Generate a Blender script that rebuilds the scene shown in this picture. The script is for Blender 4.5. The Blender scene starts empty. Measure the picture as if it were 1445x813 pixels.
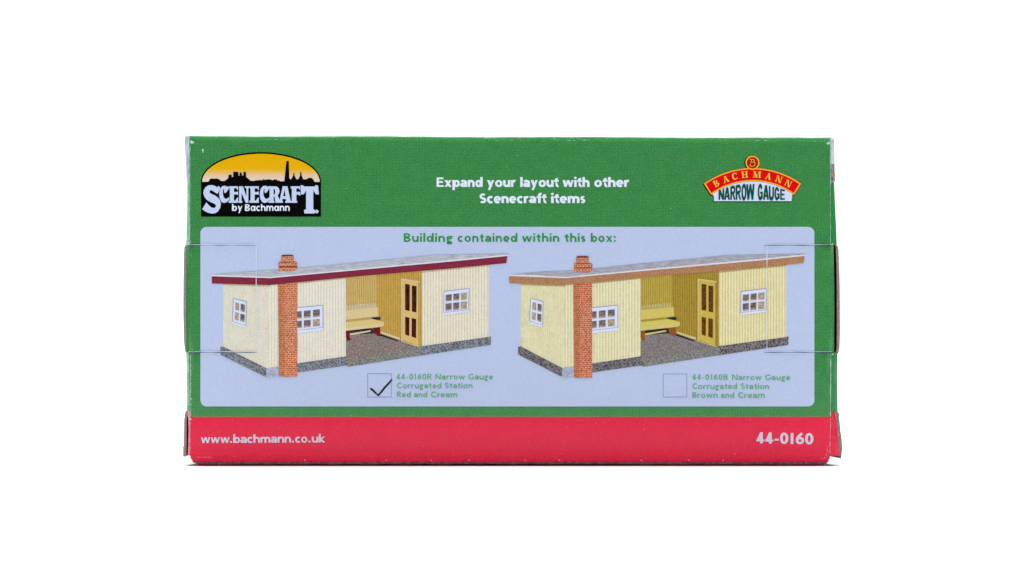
import bpy, math, random
from mathutils import Vector
from mathutils.geometry import tessellate_polygon

random.seed(7)
SC = bpy.context.scene
C = SC.collection
PI = math.pi

# ------------------------------------------------------------------ units
S = 0.2 / 905.0            # one print unit (u) on the carton front, in metres
CX, CY, GY = 722.5, 406.5, 658.0   # optical axis and floor level in print units
CAM = 1.10                 # camera distance in metres
DU = CAM / S               # the same in print units
EPS = 0.000025             # thickness of one printed layer


def face_depth(x, y):
    """how far the bowed front board curves back (print units)"""
    d = 0.0
    if y > 604:
        t = (y - 604) / 47.0
        d += 2.2 * t * t
    if y > 644:
        t = min(1.0, (y - 644) / 7.6)
        d += 5.0 * (1 - math.sqrt(max(0.0, 1 - t * t)))
    if x < 274:
        t = min(1.0, (274 - x) / 8.5)
        d += 3.0 * (1 - math.sqrt(max(0.0, 1 - t * t)))
    if x > 1166:
        t = min(1.0, (x - 1166) / 8.5)
        d += 3.0 * (1 - math.sqrt(max(0.0, 1 - t * t)))
    return d


def P(x, y, layer=0.0):
    """a point of the printed front, `layer` ink layers above the board"""
    return Vector(((x - CX) * S, face_depth(x, y) * S - layer * EPS, (GY - y) * S))


def Q(x, y, d):
    """a point behind the front plane, d units deep; x, y give its outline"""
    k = 1 + d / DU
    return Vector(((x - CX) * k * S, d * S, (GY - CY) * S - (y - CY) * k * S))


def R(x, y, d):
    return Vector(((x - CX) * S, d * S, (GY - y) * S))


# ------------------------------------------------------------------ materials
def lin(c):
    out = []
    for v in c:
        v /= 255.0
        out.append(v / 12.92 if v <= 0.04045 else ((v + 0.055) / 1.055) ** 2.4)
    return out


class NT:
    def __init__(s, name):
        s.m = bpy.data.materials.new(name)
        s.m.use_nodes = True
        s.n = s.m.node_tree.nodes
        s.l = s.m.node_tree.links
        s.b = s.n['Principled BSDF']
        s.tc = s.n.new('ShaderNodeTexCoord')

    def new(s, t, **kw):
        o = s.n.new(t)
        for k, v in kw.items():
            setattr(o, k, v)
        return o

    def link(s, a, b):
        s.l.new(a, b)

    def mapping(s, scale, rot=(0, 0, 0)):
        mp = s.new('ShaderNodeMapping')
        mp.inputs['Scale'].default_value = scale
        mp.inputs['Rotation'].default_value = rot
        s.link(s.tc.outputs['Object'], mp.inputs['Vector'])
        return mp.outputs['Vector']

    def noise(s, vec, detail=2.0, rough=0.6):
        t = s.new('ShaderNodeTexNoise')
        t.inputs['Scale'].default_value = 1.0
        t.inputs['Detail'].default_value = detail
        t.inputs['Roughness'].default_value = rough
        s.link(vec, t.inputs['Vector'])
        return t.outputs['Fac']

    def math(s, op, a, b=None, clamp=False):
        t = s.new('ShaderNodeMath', operation=op, use_clamp=clamp)
        for i, v in enumerate((a, b)):
            if v is None:
                continue
            if isinstance(v, (int, float)):
                t.inputs[i].default_value = v
            else:
                s.link(v, t.inputs[i])
        return t.outputs[0]

    def ramp(s, fac, stops):
        t = s.new('ShaderNodeValToRGB')
        e = t.color_ramp.elements
        while len(e) < len(stops):
            e.new(0.5)
        for el, (p, c) in zip(e, stops):
            el.position = p
            el.color = lin(c) + [1]
        s.link(fac, t.inputs[0])
        return t.outputs[0]

    def mix(s, fac, a, b, mode='MIX'):
        t = s.new('ShaderNodeMixRGB', blend_type=mode)
        for i, v in enumerate((fac, a, b)):
            if isinstance(v, (int, float)):
                t.inputs[i].default_value = v
            elif isinstance(v, (tuple, list)):
                t.inputs[i].default_value = lin(v) + [1]
            else:
                s.link(v, t.inputs[i])
        return t.outputs[0]

    def grain(s, col, amt, per=1.5, chroma=0.012):
        """print and paper grain: a fine mottling plus a slow one, and coloured dots"""
        f = 1.0 / (per * 1.35 * S)
        nz = s.new('ShaderNodeTexNoise')
        nz.inputs['Scale'].default_value = 1.0
        nz.inputs['Detail'].default_value = 1.0
        s.link(s.mapping((f * 0.8, f * 0.8, f * 0.8)), nz.inputs['Vector'])
        ad = s.new('ShaderNodeVectorMath', operation='MULTIPLY_ADD')
        s.link(nz.outputs['Color'], ad.inputs[0])
        ad.inputs[1].default_value = (chroma * 3.2,) * 3
        ad.inputs[2].default_value = (-chroma * 1.6,) * 3
        sm = s.new('ShaderNodeVectorMath', operation='ADD')
        s.link(col, sm.inputs[0])
        s.link(ad.outputs[0], sm.inputs[1])
        mxz = s.new('ShaderNodeVectorMath', operation='MAXIMUM')
        s.link(sm.outputs[0], mxz.inputs[0])
        mxz.inputs[1].default_value = (0.0008,) * 3
        col = mxz.outputs[0]
        a = s.noise(s.mapping((f, f, f)), 2.0, 0.7)
        b = s.noise(s.mapping((f / 9, f / 9, f / 9)), 2.0)
        v = s.math('ADD', s.math('MULTIPLY', s.math('SUBTRACT', a, 0.5), amt * 2.6),
                   s.math('MULTIPLY', s.math('SUBTRACT', b, 0.5), amt * 0.8))
        v = s.math('ADD', v, 1.0)
        mx = s.new('ShaderNodeVectorMath', operation='SCALE')
        s.link(col, mx.inputs[0])
        s.link(v, mx.inputs['Scale'])
        return mx.outputs[0]

    def done(s, col, rough=0.09, spec=0.5, bump=0.0, bscale=70.0):
        s.link(col, s.b.inputs['Base Color'])
        s.b.inputs['Roughness'].default_value = rough
        s.b.inputs['Specular IOR Level'].default_value = spec * 0.5
        if bump:
            bp = s.new('ShaderNodeBump')
            bp.inputs['Strength'].default_value = bump
            bp.inputs['Distance'].default_value = 0.001
            s.link(s.noise(s.mapping((bscale,) * 3), 3.0), bp.inputs['Height'])
            s.link(bp.outputs[0], s.b.inputs['Normal'])
        return s.m

    def rgb(s, c):
        t = s.new('ShaderNodeRGB')
        t.outputs[0].default_value = lin(c) + [1]
        return t.outputs[0]


def ink(name, c, grain=0.10, rough=0.09, spec=0.5, per=1.5, bump=0.0, chroma=0.012):
    k = NT(name)
    return k.done(k.grain(k.rgb(c), grain, per, chroma), rough, spec, bump)


def two_tone(name, c1, c2, grain=0.12, per=1.3, lo=0.42, hi=0.58, rough=0.09, bump=0.0):
    k = NT(name)
    f = 1.0 / (per * S)
    fac = k.noise(k.mapping((f, f, f)), 2.0, 0.75)
    col = k.ramp(fac, [(lo, c1), (hi, c2)])
    return k.done(k.grain(col, grain), rough, 0.5, bump)


def corrugated(name, c1, c2, period, lean=0.0, grain=0.06, stain=None):
    """a printed picture of corrugated sheet: soft upright lines"""
    k = NT(name)
    sp = k.new('ShaderNodeSeparateXYZ')
    k.link(k.tc.outputs['Object'], sp.inputs[0])
    x = k.math('ADD', sp.outputs[0], k.math('MULTIPLY', sp.outputs[2], lean))
    w = k.math('SINE', k.math('MULTIPLY', x, 2 * PI / (period * S)))
    br = k.noise(k.mapping((1 / (3 * S), 1, 1 / (14 * S))), 3.0, 0.75)
    fac = k.math('MULTIPLY', k.math('ADD', k.math('MULTIPLY', w, 0.5), 0.5), k.math('MULTIPLY', br, 1.8), True)
    col = k.mix(fac, c1, c2)
    if stain:
        st = k.noise(k.mapping((1 / (9 * S), 1, 1 / (14 * S))), 4.0, 0.7)
        col = k.mix(k.math('MULTIPLY', k.math('SUBTRACT', st, 0.50), 3.0, True), col, stain)
    return k.done(k.grain(col, grain * 3.2, 1.2, 0.05))


def bricks(name, c1, c2, mortar, bw, bh, grain=0.2):
    k = NT(name)
    sp = k.new('ShaderNodeSeparateXYZ')
    k.link(k.tc.outputs['Object'], sp.inputs[0])
    cb = k.new('ShaderNodeCombineXYZ')
    k.link(sp.outputs[0], cb.inputs[0])
    k.link(sp.outputs[2], cb.inputs[1])
    t = k.new('ShaderNodeTexBrick')
    t.inputs['Scale'].default_value = 1.0 / S
    t.inputs['Brick Width'].default_value = bw
    t.inputs['Row Height'].default_value = bh
    t.inputs['Mortar Size'].default_value = 0.42
    t.inputs['Mortar Smooth'].default_value = 0.6
    t.inputs['Color1'].default_value = lin(c1) + [1]
    t.inputs['Color2'].default_value = lin(c2) + [1]
    t.inputs['Mortar'].default_value = lin(mortar) + [1]
    k.link(cb.outputs[0], t.inputs['Vector'])
    st = k.noise(k.mapping((1 / (2.6 * S), 1, 1 / (2.2 * S))), 3.0, 0.8)
    col = k.mix(k.math('MULTIPLY', k.math('SUBTRACT', st, 0.48), 4.5, True), t.outputs['Color'], mortar)
    s2 = k.noise(k.mapping((1 / (2.2 * S), 3, 1 / (3.4 * S))), 2.0, 0.7)
    col = k.mix(k.math('MULTIPLY', k.math('SUBTRACT', s2, 0.5), 4.5, True), col, c2)
    return k.done(k.grain(col, grain * 1.6, 1.2, 0.05))


M = {}
M['green'] = ink('green_print', (60, 131, 71), 0.42, 0.09, 0.5, 1.5, 0.02, 0.05)
def green_mat():
    k = NT('green_print')
    col = k.rgb((62, 134, 73))
    sp = k.new('ShaderNodeSeparateXYZ')
    k.link(k.tc.outputs['Object'], sp.inputs[0])
    a = k.math('SINE', k.math('MULTIPLY', sp.outputs[0], 2 * PI / (4.2 * S)))
    b = k.math('SINE', k.math('MULTIPLY', sp.outputs[2], 2 * PI / (4.2 * S)))
    v = k.math('ADD', k.math('MULTIPLY', k.math('ADD', a, b), 0.036), 1.0)
    mx = k.new('ShaderNodeVectorMath', operation='SCALE')
    k.link(col, mx.inputs[0])
    k.link(v, mx.inputs['Scale'])
    return k.done(k.grain(mx.outputs[0], 0.42, 1.5, 0.034), 0.09, 0.5, 0.02)


M['green'] = green_mat()
M['red'] = ink('red_print', (228, 3, 62), 0.14, 0.09, 0.5, 1.6, 0.02, 0.02)
M['lilac'] = ink('pale_blue_print', (185, 198, 229), 0.05, 0.09, 0.5, 1.8, 0.02, 0.04)
M['white_ink'] = ink('white_lettering', (222, 232, 247), 0.05)
M['pink_white'] = ink('faded_white_lettering', (214, 206, 228), 0.08)
M['head_green'] = ink('heading_green', (52, 143, 72), 0.16)
M['cap_green'] = ink('caption_green', (104, 171, 134), 0.14, per=2.2)
M['black'] = ink('black_print', (2, 2, 3), 0.2, 0.3, 0.15, chroma=0.001)
M['logo_white'] = ink('logo_white', (196, 209, 240), 0.05)
M['logo_small'] = ink('logo_small_white', (222, 232, 248), 0.03)
M['line'] = ink('thin_blue_line', (138, 150, 196), 0.15)
M['marker'] = ink('marker_pen', (10, 12, 30), 0.2, 0.2)
M['gold'] = ink('gold_print', (250, 186, 66), 0.08)
M['ribbon_red'] = ink('bright_red_print', (226, 10, 14), 0.12)
M['deep_red'] = ink('deep_red_print', (172, 26, 14), 0.15)
M['rust_edge'] = ink('orange_edge_print', (214, 96, 20), 0.1)
M['bottle'] = ink('dark_green_print', (2, 88, 68), 0.14)
M['bottle_dark'] = ink('dark_green_shadow', (0, 40, 34), 0.1)
M['maroon'] = ink('maroon_print', (128, 44, 66), 0.3, per=1.2)
M['brown'] = two_tone('brown_board_print', (160, 110, 78), (184, 138, 106), 0.12)
M['leg_red'] = ink('bench_leg_red', (112, 22, 34), 0.25)
M['leg_brown'] = ink('bench_leg_brown', (146, 84, 40), 0.25)
M['dark_gap'] = ink('printed_dark_gap', (52, 46, 50), 0.4)
M['frame'] = ink('printed_window_frame', (214, 222, 246), 0.05)
M['frame_dim'] = ink('printed_window_frame_line', (150, 158, 190), 0.08)
M['pane'] = two_tone('printed_pane', (92, 80, 82), (134, 118, 114), 0.2, 2.5)
M['pane_light'] = two_tone('printed_light_pane', (150, 130, 108), (190, 174, 146), 0.2, 2.0)
M['plinth'] = two_tone('printed_stone', (78, 82, 92), (146, 150, 160), 0.3, 2.0)
M['plinth_pale'] = two_tone('printed_pale_stone', (150, 158, 178), (184, 192, 214), 0.12, 2.0)
M['plinth_dark'] = two_tone('printed_dark_stone', (66, 62, 68), (136, 132, 136), 0.3, 2.0)
M['platform'] = two_tone('printed_platform_edge', (98, 100, 98), (150, 150, 146), 0.25, 1.6)
M['floor_brown'] = two_tone('printed_brown_floor', (112, 98, 96), (154, 140, 134), 0.25, 1.6)
M['floor_grey'] = two_tone('printed_grey_floor', (106, 98, 98), (148, 140, 138), 0.25, 1.5)
M['edge_white'] = ink('printed_roof_edge', (216, 218, 226), 0.18, per=1.2)
M['card_edge'] = two_tone('raw_board_edge', (118, 90, 92), (170, 142, 138), 0.25, 1.6, rough=0.85)
M['card_grey'] = two_tone('grey_board_edge', (104, 106, 96), (150, 146, 136), 0.2, 1.6, rough=0.85)
M['pink_edge'] = two_tone('pink_board_edge', (128, 66, 80), (160, 100, 108), 0.15, 6.0, rough=0.8)
M['flap_red'] = ink('red_flap_print', (176, 40, 84), 0.15)
M['worn'] = ink('worn_paper', (186, 212, 200), 0.08, 0.7)
M['worn_green'] = two_tone('worn_green_edge', (92, 166, 114), (158, 204, 176), 0.1, 9.0, 0.3, 0.7, rough=0.45)
M['worn_pink'] = two_tone('worn_red_edge', (220, 96, 124), (236, 170, 186), 0.1, 3.0, rough=0.5)
M['tape'] = two_tone('clear_tape', (128, 146, 156), (186, 198, 212), 0.08, 22.0, 0.3, 0.7, rough=0.2)
M['tape_brown'] = two_tone('stained_tape', (88, 72, 70), (150, 136, 138), 0.1, 4.0, rough=0.3)
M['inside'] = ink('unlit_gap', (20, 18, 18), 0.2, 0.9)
M['crease_hi'] = ink('raised_cut_edge', (214, 222, 240), 0.05, 0.5)
M['crease_lo'] = ink('cut_gap', (88, 100, 128), 0.15, 0.7)
M['body'] = ink('side_green_print', (50, 130, 70), 0.3, 0.12)


def sky_mat():
    k = NT('sunset_print')
    sp = k.new('ShaderNodeSeparateXYZ')
    k.link(k.tc.outputs['Object'], sp.inputs[0])
    z0, z1 = (GY - 257) * S, (GY - 217) * S
    f = k.math('DIVIDE', k.math('SUBTRACT', sp.outputs[2], z0), z1 - z0)
    col = k.ramp(f, [(0.0, (234, 216, 208)), (0.16, (228, 202, 176)), (0.36, (228, 184, 92)),
                     (0.46, (231, 176, 16)), (1.0, (231, 172, 0))])
    return k.done(k.grain(col, 0.08))


M['sunset'] = sky_mat()


def roof_mat(name, c1, c2):
    k = NT(name)
    v = k.mapping((1 / (14 * S), 1, 1 / (1.1 * S)), (0, math.radians(-5), 0))
    col = k.ramp(k.noise(v, 4.0, 0.8), [(0.36, c1), (0.62, c2)])
    return k.done(k.grain(col, 0.16, 1.2))


M['roof'] = roof_mat('printed_roof', (142, 148, 162), (200, 204, 216))
M['roof_b'] = roof_mat('printed_roof_grey', (132, 132, 144), (186, 186, 198))

CREAM = dict(end=corrugated('cream_end_wall', (226, 222, 206), (212, 207, 187), 2.6, stain=(206, 199, 174)),
             front=corrugated('cream_front_wall', (233, 229, 216), (211, 205, 186), 4.1, stain=(220, 213, 192)),
             right=corrugated('cream_right_wall', (234, 228, 211), (208, 198, 170), 4.0),
             back=corrugated('cream_porch_back', (208, 180, 114), (172, 142, 78), 3.0),
             side=corrugated('cream_porch_side', (208, 170, 88), (162, 126, 48), 2.5),
             eave=corrugated('cream_under_eave', (204, 190, 158), (184, 164, 120), 4.0),
             bench=ink('cream_bench', (217, 194, 146), 0.12), seat=ink('cream_seat', (214, 192, 124), 0.12),
             door=ink('cream_door', (214, 183, 114), 0.12), trim=ink('cream_trim', (213, 198, 156), 0.1),
             dpane=two_tone('red_brown_pane', (40, 18, 16), (82, 34, 30), 0.3, 2.0),
             fascia=M['maroon'], leg=M['leg_red'], roof=M['roof'], floor=M['floor_brown'],
             plinth=M['plinth'],
             b1=bricks('printed_bricks', (202, 98, 46), (166, 66, 32), (226, 184, 152), 5.0, 2.9),
             b2=bricks('printed_shaded_bricks', (182, 98, 52), (158, 72, 36), (212, 160, 122), 3.6, 2.9))
BROWN = dict(end=corrugated('yellow_end_wall', (228, 223, 186), (214, 206, 160), 2.6, stain=(196, 190, 158)),
             front=corrugated('yellow_front_wall', (233, 228, 194), (206, 198, 152), 4.1),
             right=corrugated('yellow_right_wall', (232, 225, 180), (205, 193, 136), 4.0),
             back=corrugated('yellow_porch_back', (190, 168, 77), (158, 134, 46), 3.0),
             side=corrugated('yellow_porch_side', (178, 152, 66), (134, 107, 30), 2.5),
             eave=corrugated('yellow_under_eave', (190, 178, 118), (168, 150, 84), 4.0),
             bench=ink('yellow_bench', (208, 190, 98), 0.12), seat=ink('yellow_seat', (208, 194, 98), 0.12),
             door=ink('yellow_door', (200, 176, 82), 0.12), trim=ink('yellow_trim', (206, 194, 122), 0.1),
             dpane=two_tone('brown_pane', (74, 44, 16), (112, 70, 32), 0.25, 2.0),
             fascia=M['brown'], leg=M['leg_brown'], roof=M['roof_b'], floor=M['floor_grey'],
             plinth=M['plinth_dark'],
             b1=bricks('printed_red_bricks', (200, 86, 46), (160, 56, 32), (224, 178, 146), 4.6, 2.9),
             b2=bricks('printed_red_bricks_shaded', (180, 88, 50), (156, 66, 34), (208, 152, 116), 3.6, 2.9))


# ------------------------------------------------------------------ mesh builder
class MB:
    def __init__(s):
        s.v, s.f, s.mi, s.k = [], [], [], 0

    def poly(s, pts, layer=0.0, mi=0, warp=None):
        """a flat printed shape; every shape sits a hair above the one before"""
        pts = [tuple(p) for p in pts]
        lay = layer + s.k * 0.03
        s.k += 1
        tri = tessellate_polygon([[Vector((p[0], p[1], 0)) for p in pts]])
        b = len(s.v)
        for p in pts:
            q = warp(*p) if warp else p
            s.v.append(P(q[0], q[1], lay))
        for t in tri:
            a, bb, c = (pts[i] for i in t)
            ar = (bb[0] - a[0]) * (c[1] - a[1]) - (bb[1] - a[1]) * (c[0] - a[0])
            t = t if ar < 0 else (t[0], t[2], t[1])
            s.f.append([b + i for i in t])
            s.mi.append(mi)

    def face(s, pts, mi=0):
        b = len(s.v)
        s.v += [Vector(p) for p in pts]
        s.f.append(list(range(b, b + len(pts))))
        s.mi.append(mi)

    def grid(s, rows, mi=0):
        b = len(s.v)
        n = len(rows[0])
        for r in rows:
            s.v += [Vector(p) for p in r]
        for i in range(len(rows) - 1):
            for j in range(n - 1):
                s.f.append([b + i * n + j, b + i * n + j + 1, b + (i + 1) * n + j + 1, b + (i + 1) * n + j])
                s.mi.append(mi)

    def build(s, name, mats, parent=None, smooth=False):
        me = bpy.data.meshes.new(name)
        me.from_pydata(s.v, [], s.f)
        if not isinstance(mats, (list, tuple)):
            mats = [mats]
        for m in mats:
            me.materials.append(m)
        for p, i in zip(me.polygons, s.mi):
            p.material_index = i
            p.use_smooth = smooth
        me.validate()
        me.update()
        o = bpy.data.objects.new(name, me)
        C.objects.link(o)
        o.parent = parent
        return o


def rect(x0, y0, x1, y1):
    return [(x0, y0), (x1, y0), (x1, y1), (x0, y1)]


def circle(cx, cy, r, n=32, ry=None):
    ry = ry or r
    return [(cx + r * math.cos(2 * PI * i / n), cy + ry * math.sin(2 * PI * i / n)) for i in range(n)]


def round_rect(x0, y0, x1, y1, r, n=8):
    out = []
    for cx, cy, a in ((x1 - r, y0 + r, -90), (x1 - r, y1 - r, 0), (x0 + r, y1 - r, 90), (x0 + r, y0 + r, 180)):
        for i in range(n + 1):
            t = math.radians(a + 90 * i / n)
            out.append((cx + r * math.cos(t), cy + r * math.sin(t)))
    return out


def spline(pts, n=6):
    """Catmull-Rom through the points"""
    out = []
    p = [pts[0]] + list(pts) + [pts[-1]]
    for i in range(1, len(p) - 2):
        a, b, c, d = p[i - 1:i + 3]
        for k in range(n):
            t = k / n
            out.append(tuple(0.5 * (2 * b[j] + (c[j] - a[j]) * t + (2 * a[j] - 5 * b[j] + 4 * c[j] - d[j]) * t * t
                                    + (3 * b[j] - a[j] - 3 * c[j] + d[j]) * t ** 3) for j in (0, 1)))
    out.append(tuple(pts[-1]))
    return out


def ribbon(pts, w):
    """outline of a pen stroke of width w (or a list of widths) along pts"""
    n = len(pts)
    ws = w if isinstance(w, (list, tuple)) else [w] * n
    L, Rr = [], []
    for i in range(n):
        a, b = pts[max(0, i - 1)], pts[min(n - 1, i + 1)]
        dx, dy = b[0] - a[0], b[1] - a[1]
        l = math.hypot(dx, dy) or 1
        h = ws[i] / 2
        if 0 < i < n - 1:
            d1 = (pts[i][0] - a[0], pts[i][1] - a[1])
            d2 = (b[0] - pts[i][0], b[1] - pts[i][1])
            l1, l2 = math.hypot(*d1) or 1, math.hypot(*d2) or 1
            cs = (d1[0] * d2[0] + d1[1] * d2[1]) / (l1 * l2)
            h /= max(0.6, math.sqrt(max(0.0, (1 + cs) / 2)))
        nx, ny = -dy / l * h, dx / l * h
        L.append((pts[i][0] + nx, pts[i][1] + ny))
        Rr.append((pts[i][0] - nx, pts[i][1] - ny))
    return L + Rr[::-1]


def arc(cx, cy, rx, ry, a0, a1, n=14):
    return [(cx + rx * math.cos(math.radians(a0 + (a1 - a0) * i / n)),
             cy + ry * math.sin(math.radians(a0 + (a1 - a0) * i / n))) for i in range(n + 1)]


# ------------------------------------------------------------------ humanist sans lettering (y up, cap height 1)
def glyph(ch, w, X):
    """(advance, [outline polygons]) of one letter; w is stem weight, X the x-height"""
    h = w / 2
    t = w * 0.78                 # thin strokes
    o = []

    def L(*p, ww=None):
        o.append(ribbon(list(p), ww or w))

    def D(x0, y0, x1, y1, ww=None):    # slanted stroke with level ends
        l = math.hypot(x1 - x0, y1 - y0)
        k = (ww or w) / 2 * l / abs(y1 - y0)
        o.append([(x0 - k, y0), (x0 + k, y0), (x1 + k, y1), (x1 - k, y1)])

    def V(x, y0, y1):
        o.append(rect(x - h, y0, x + h, y1))

    def H(y, x0, x1, ww=None):
        q = (ww or t) / 2
        o.append(rect(x0, y - q, x1, y + q))

    def ring(cx, cy, rx, ry):          # centre-line radii
        n = 28
        ws = [w * (0.80 + 0.20 * abs(math.cos(2 * PI * i / n))) for i in range(n // 2 + 1)]
        o.append(ribbon(arc(cx, cy, rx, ry, 0, 180, n // 2), ws))
        o.append(ribbon(arc(cx, cy, rx, ry, 180, 360, n // 2), ws))

    def A(cx, cy, rx, ry, a0, a1, tail=(), head=(), ww=None):
        p = list(head) + arc(cx, cy, rx, ry, a0, a1) + list(tail)
        o.append(ribbon(p, ww or w))

    ry = X / 2 - t / 2 + 0.01
    if ch == ' ':
        return 0.30, o
    if ch == 'o':
        W = 0.72; ring(W / 2, X / 2, W / 2 - h, ry)
    elif ch in 'bpdq':
        W = 0.74
        s = h if ch in 'bp' else W - h
        V(s, 0 if ch in 'bd' else -0.33, 1.04 if ch in 'bd' else X)
        ring(W / 2 + (0.04 if ch in 'bp' else -0.04), X / 2, W / 2 - h - 0.04, ry)
    elif ch == 'a':
        W = 0.67
        A(W * 0.46, X - t / 2 - 0.17, W * 0.54 - h, 0.17, 150, 0, tail=[(W - h, 0)])
        ring(W * 0.43, 0.215, W * 0.43 - h + 0.02, 0.215 - t / 2)
    elif ch == '@':                     # single-storey a
        W = 0.74
        V(W - h, 0, X)
        ring(W / 2 - 0.02, X / 2, W / 2 - h - 0.02, ry)
    elif ch == 'c':
        W = 0.62; A(W / 2 + 0.04, X / 2, W / 2 - h + 0.04, ry, 48, 312)
    elif ch == 'e':
        W = 0.68
        A(W / 2, X / 2, W / 2 - h + 0.01, ry, 0, 318)
        H(X / 2 - 0.01, h, W - 0.02, t * 0.85)
    elif ch in 'nhu':
        W = 0.70
        r = (W - w) / 2
        if ch == 'u':
            A(W / 2, t / 2 + 0.24, r, 0.24, 180, 360, head=[(h, X)])
            V(W - h, 0, X)
        else:
            V(h, 0, 1.04 if ch == 'h' else X)
            A(W / 2, X - t / 2 - 0.24, r, 0.24, 180, 0, tail=[(W - h, 0)])
    elif ch == 'm':
        W = 1.08
        V(h, 0, X)
        r = (W - w) / 4
        A(h + r, X - t / 2 - 0.22, r, 0.22, 180, 0, tail=[(h + 2 * r, 0)])
        A(h + 3 * r, X - t / 2 - 0.22, r, 0.22, 180, 0, tail=[(W - h, 0)])
    elif ch == 'r':
        W = 0.47
        V(h, 0, X)
        A(0.36, X - t / 2 - 0.20, 0.36 - h, 0.20, 180, 70)
    elif ch == 's':
        W = 0.50
        r = X / 4 - t / 4
        o.append(ribbon(arc(W / 2, X / 2 + r, W / 2 - h - 0.01, r, 35, 262, 14) + arc(W / 2, X / 2 - r, W / 2 - h, r, 82, -145, 14), w * 0.88))
    elif ch == 'g':
        W = 0.66
        ring(0.30, X - 0.20, 0.29 - h, 0.20 - t / 2)
        D(0.46, X - 0.02, 0.66, X - 0.02 - 1e-3, 0.01)
        H(X - t / 2, 0.42, 0.66)
        o.append(ribbon(spline([(0.16, 0.30), (0.10, 0.18), (0.20, 0.09), (0.42, 0.06)]), t))
        ring(0.32, -0.12, 0.31 - h, 0.17 - t / 2)
    elif ch == 't':
        W = 0.46
        o.append([(0.16, X + 0.20), (0.16 - h * 0.9, X - 0.01), (0.16 + w * 0.9, X - 0.01), (0.16 + w * 0.9, X + 0.22)])
        A(0.14 + h + 0.13, t / 2 + 0.12, 0.13, 0.12, 180, 290, head=[(0.14 + h, X)])
        H(X - t / 2, 0, W)
    elif ch == 'f':
        W = 0.46
        A(0.14 + h + 0.15, 0.86, 0.15, 1.06 - 0.86 - t / 2, 180, 60, head=[(0.14 + h, 0)])
        H(X - t / 2, 0, W - 0.02)
    elif ch == 'i':
        W = max(w, 0.2); V(W / 2, 0, X); o.append(circle(W / 2, X + 0.23, h * 1.08, 14))
    elif ch == 'l':
        W = w; V(h, 0, 1.04)
    elif ch == 'k':
        W = 0.66; V(h, 0, 1.04); D(W - h * 1.2, X, w * 0.8, X * 0.46, t); D(w, X * 0.5, W - h, 0)
    elif ch == 'w':
        W = 1.08
        k = h * 1.05
        D(k, X, 0.30, 0, w); D(0.30, 0, W / 2, X, t); D(W / 2, X, W - 0.30, 0, w); D(W - 0.30, 0, W - k * 0.8, X, t)
    elif ch == 'x':
        W = 0.77; D(h * 1.3, X, W - h * 1.3, 0, w); D(W - h * 1.2, X, h * 1.2, 0, t)
    elif ch == 'y':
        W = 0.74; D(h * 1.2, X, W * 0.52, 0.02, w); D(W - h * 1.2, X, 0.20, -0.33, t * 1.1)
    elif ch == 'E':
        W = 0.70; V(h, 0, 1); H(1 - t / 2, h, W - 0.02); H(0.52, h, W - 0.06); H(t / 2, h, W)
    elif ch == 'B':
        W = 0.73
        V(h, 0, 1)
        A(0.36, 0.76 - 0.01, W - 0.36 - h - 0.03, 0.245 - t / 2, 90, -90, head=[(h, 1 - t / 2)], tail=[(h, 0.505 + t / 2)], ww=t * 1.1)
        A(0.38, 0.265, W - 0.38 - h, 0.265 - t / 2, 90, -90, head=[(h, 0.53 - t / 2)], tail=[(h, t / 2)], ww=t * 1.15)
    elif ch == 'R':
        W = 0.78
        V(h, 0, 1)
        A(0.36, 0.725, W - 0.42 - h, 0.275 - t / 2, 90, -90, head=[(h, 1 - t / 2)], tail=[(h, 0.45 + t / 2)], ww=t * 1.1)
        D(0.34, 0.5, W - h * 1.1, 0)
    elif ch == 'N':
        W = 0.95; V(h, 0, 1); V(W - h, 0, 1); D(h * 1.2, 1, W - h * 1.2, 0)
    elif ch == 'S':
        W = 0.68
        r = 0.25 - t / 4
        o.append(ribbon(arc(W / 2, 0.5 + r, W / 2 - h - 0.01, r, 38, 262, 14) + arc(W / 2, 0.5 - r, W / 2 - h, r, 82, -142, 14), w * 0.93))
    elif ch == 'C':
        W = 0.88; A(W / 2 + 0.10, 0.5, W / 2 + 0.08 - h, 0.5 - t / 2, 50, 310)
    elif ch == 'G':
        W = 0.97
        A(W / 2 + 0.05, 0.5, W / 2 + 0.05 - h, 0.5 - t / 2, 48, 312)
        V(W - h - 0.02, 0.08, 0.48); H(0.48 - t / 2, W - 0.30, W)
    elif ch == '0':
        W = 0.22 + 2.1 * w; ring(W / 2, 0.5, W / 2 - h, 0.5 - t / 2 + 0.01)
    elif ch == '1':
        W = w + 0.24; V(W / 2, 0, 1)
    elif ch == '4':
        W = 0.45 + 0.95 * w
        V(W - 0.14 - h, 0, 1); H(0.27, 0.0, W, t); D(W - 0.15 - h, 1, h * 0.9, 0.24, t)
    elif ch == '6':
        W = 0.22 + 2.1 * w
        ring(W / 2, 0.32, W / 2 - h, 0.32 - t / 2)
        o.append(ribbon(spline([(h + 0.005, 0.34), (h + 0.06, 0.60), (0.52, 0.985)]), w * 0.95))
    elif ch == '-':
        W = 0.40; H(0.36, 0.04, W - 0.04, t)
    elif ch == '.':
        W = w * 1.2; o.append(circle(W / 2, w * 0.58, w * 0.6, 16))
    elif ch == ':':
        W = w * 1.2; o.append(circle(W / 2, w * 0.56, w * 0.55, 16)); o.append(circle(W / 2, X - w * 0.5, w * 0.55, 16))
    else:
        raise ValueError(ch)
    return W, o


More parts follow.
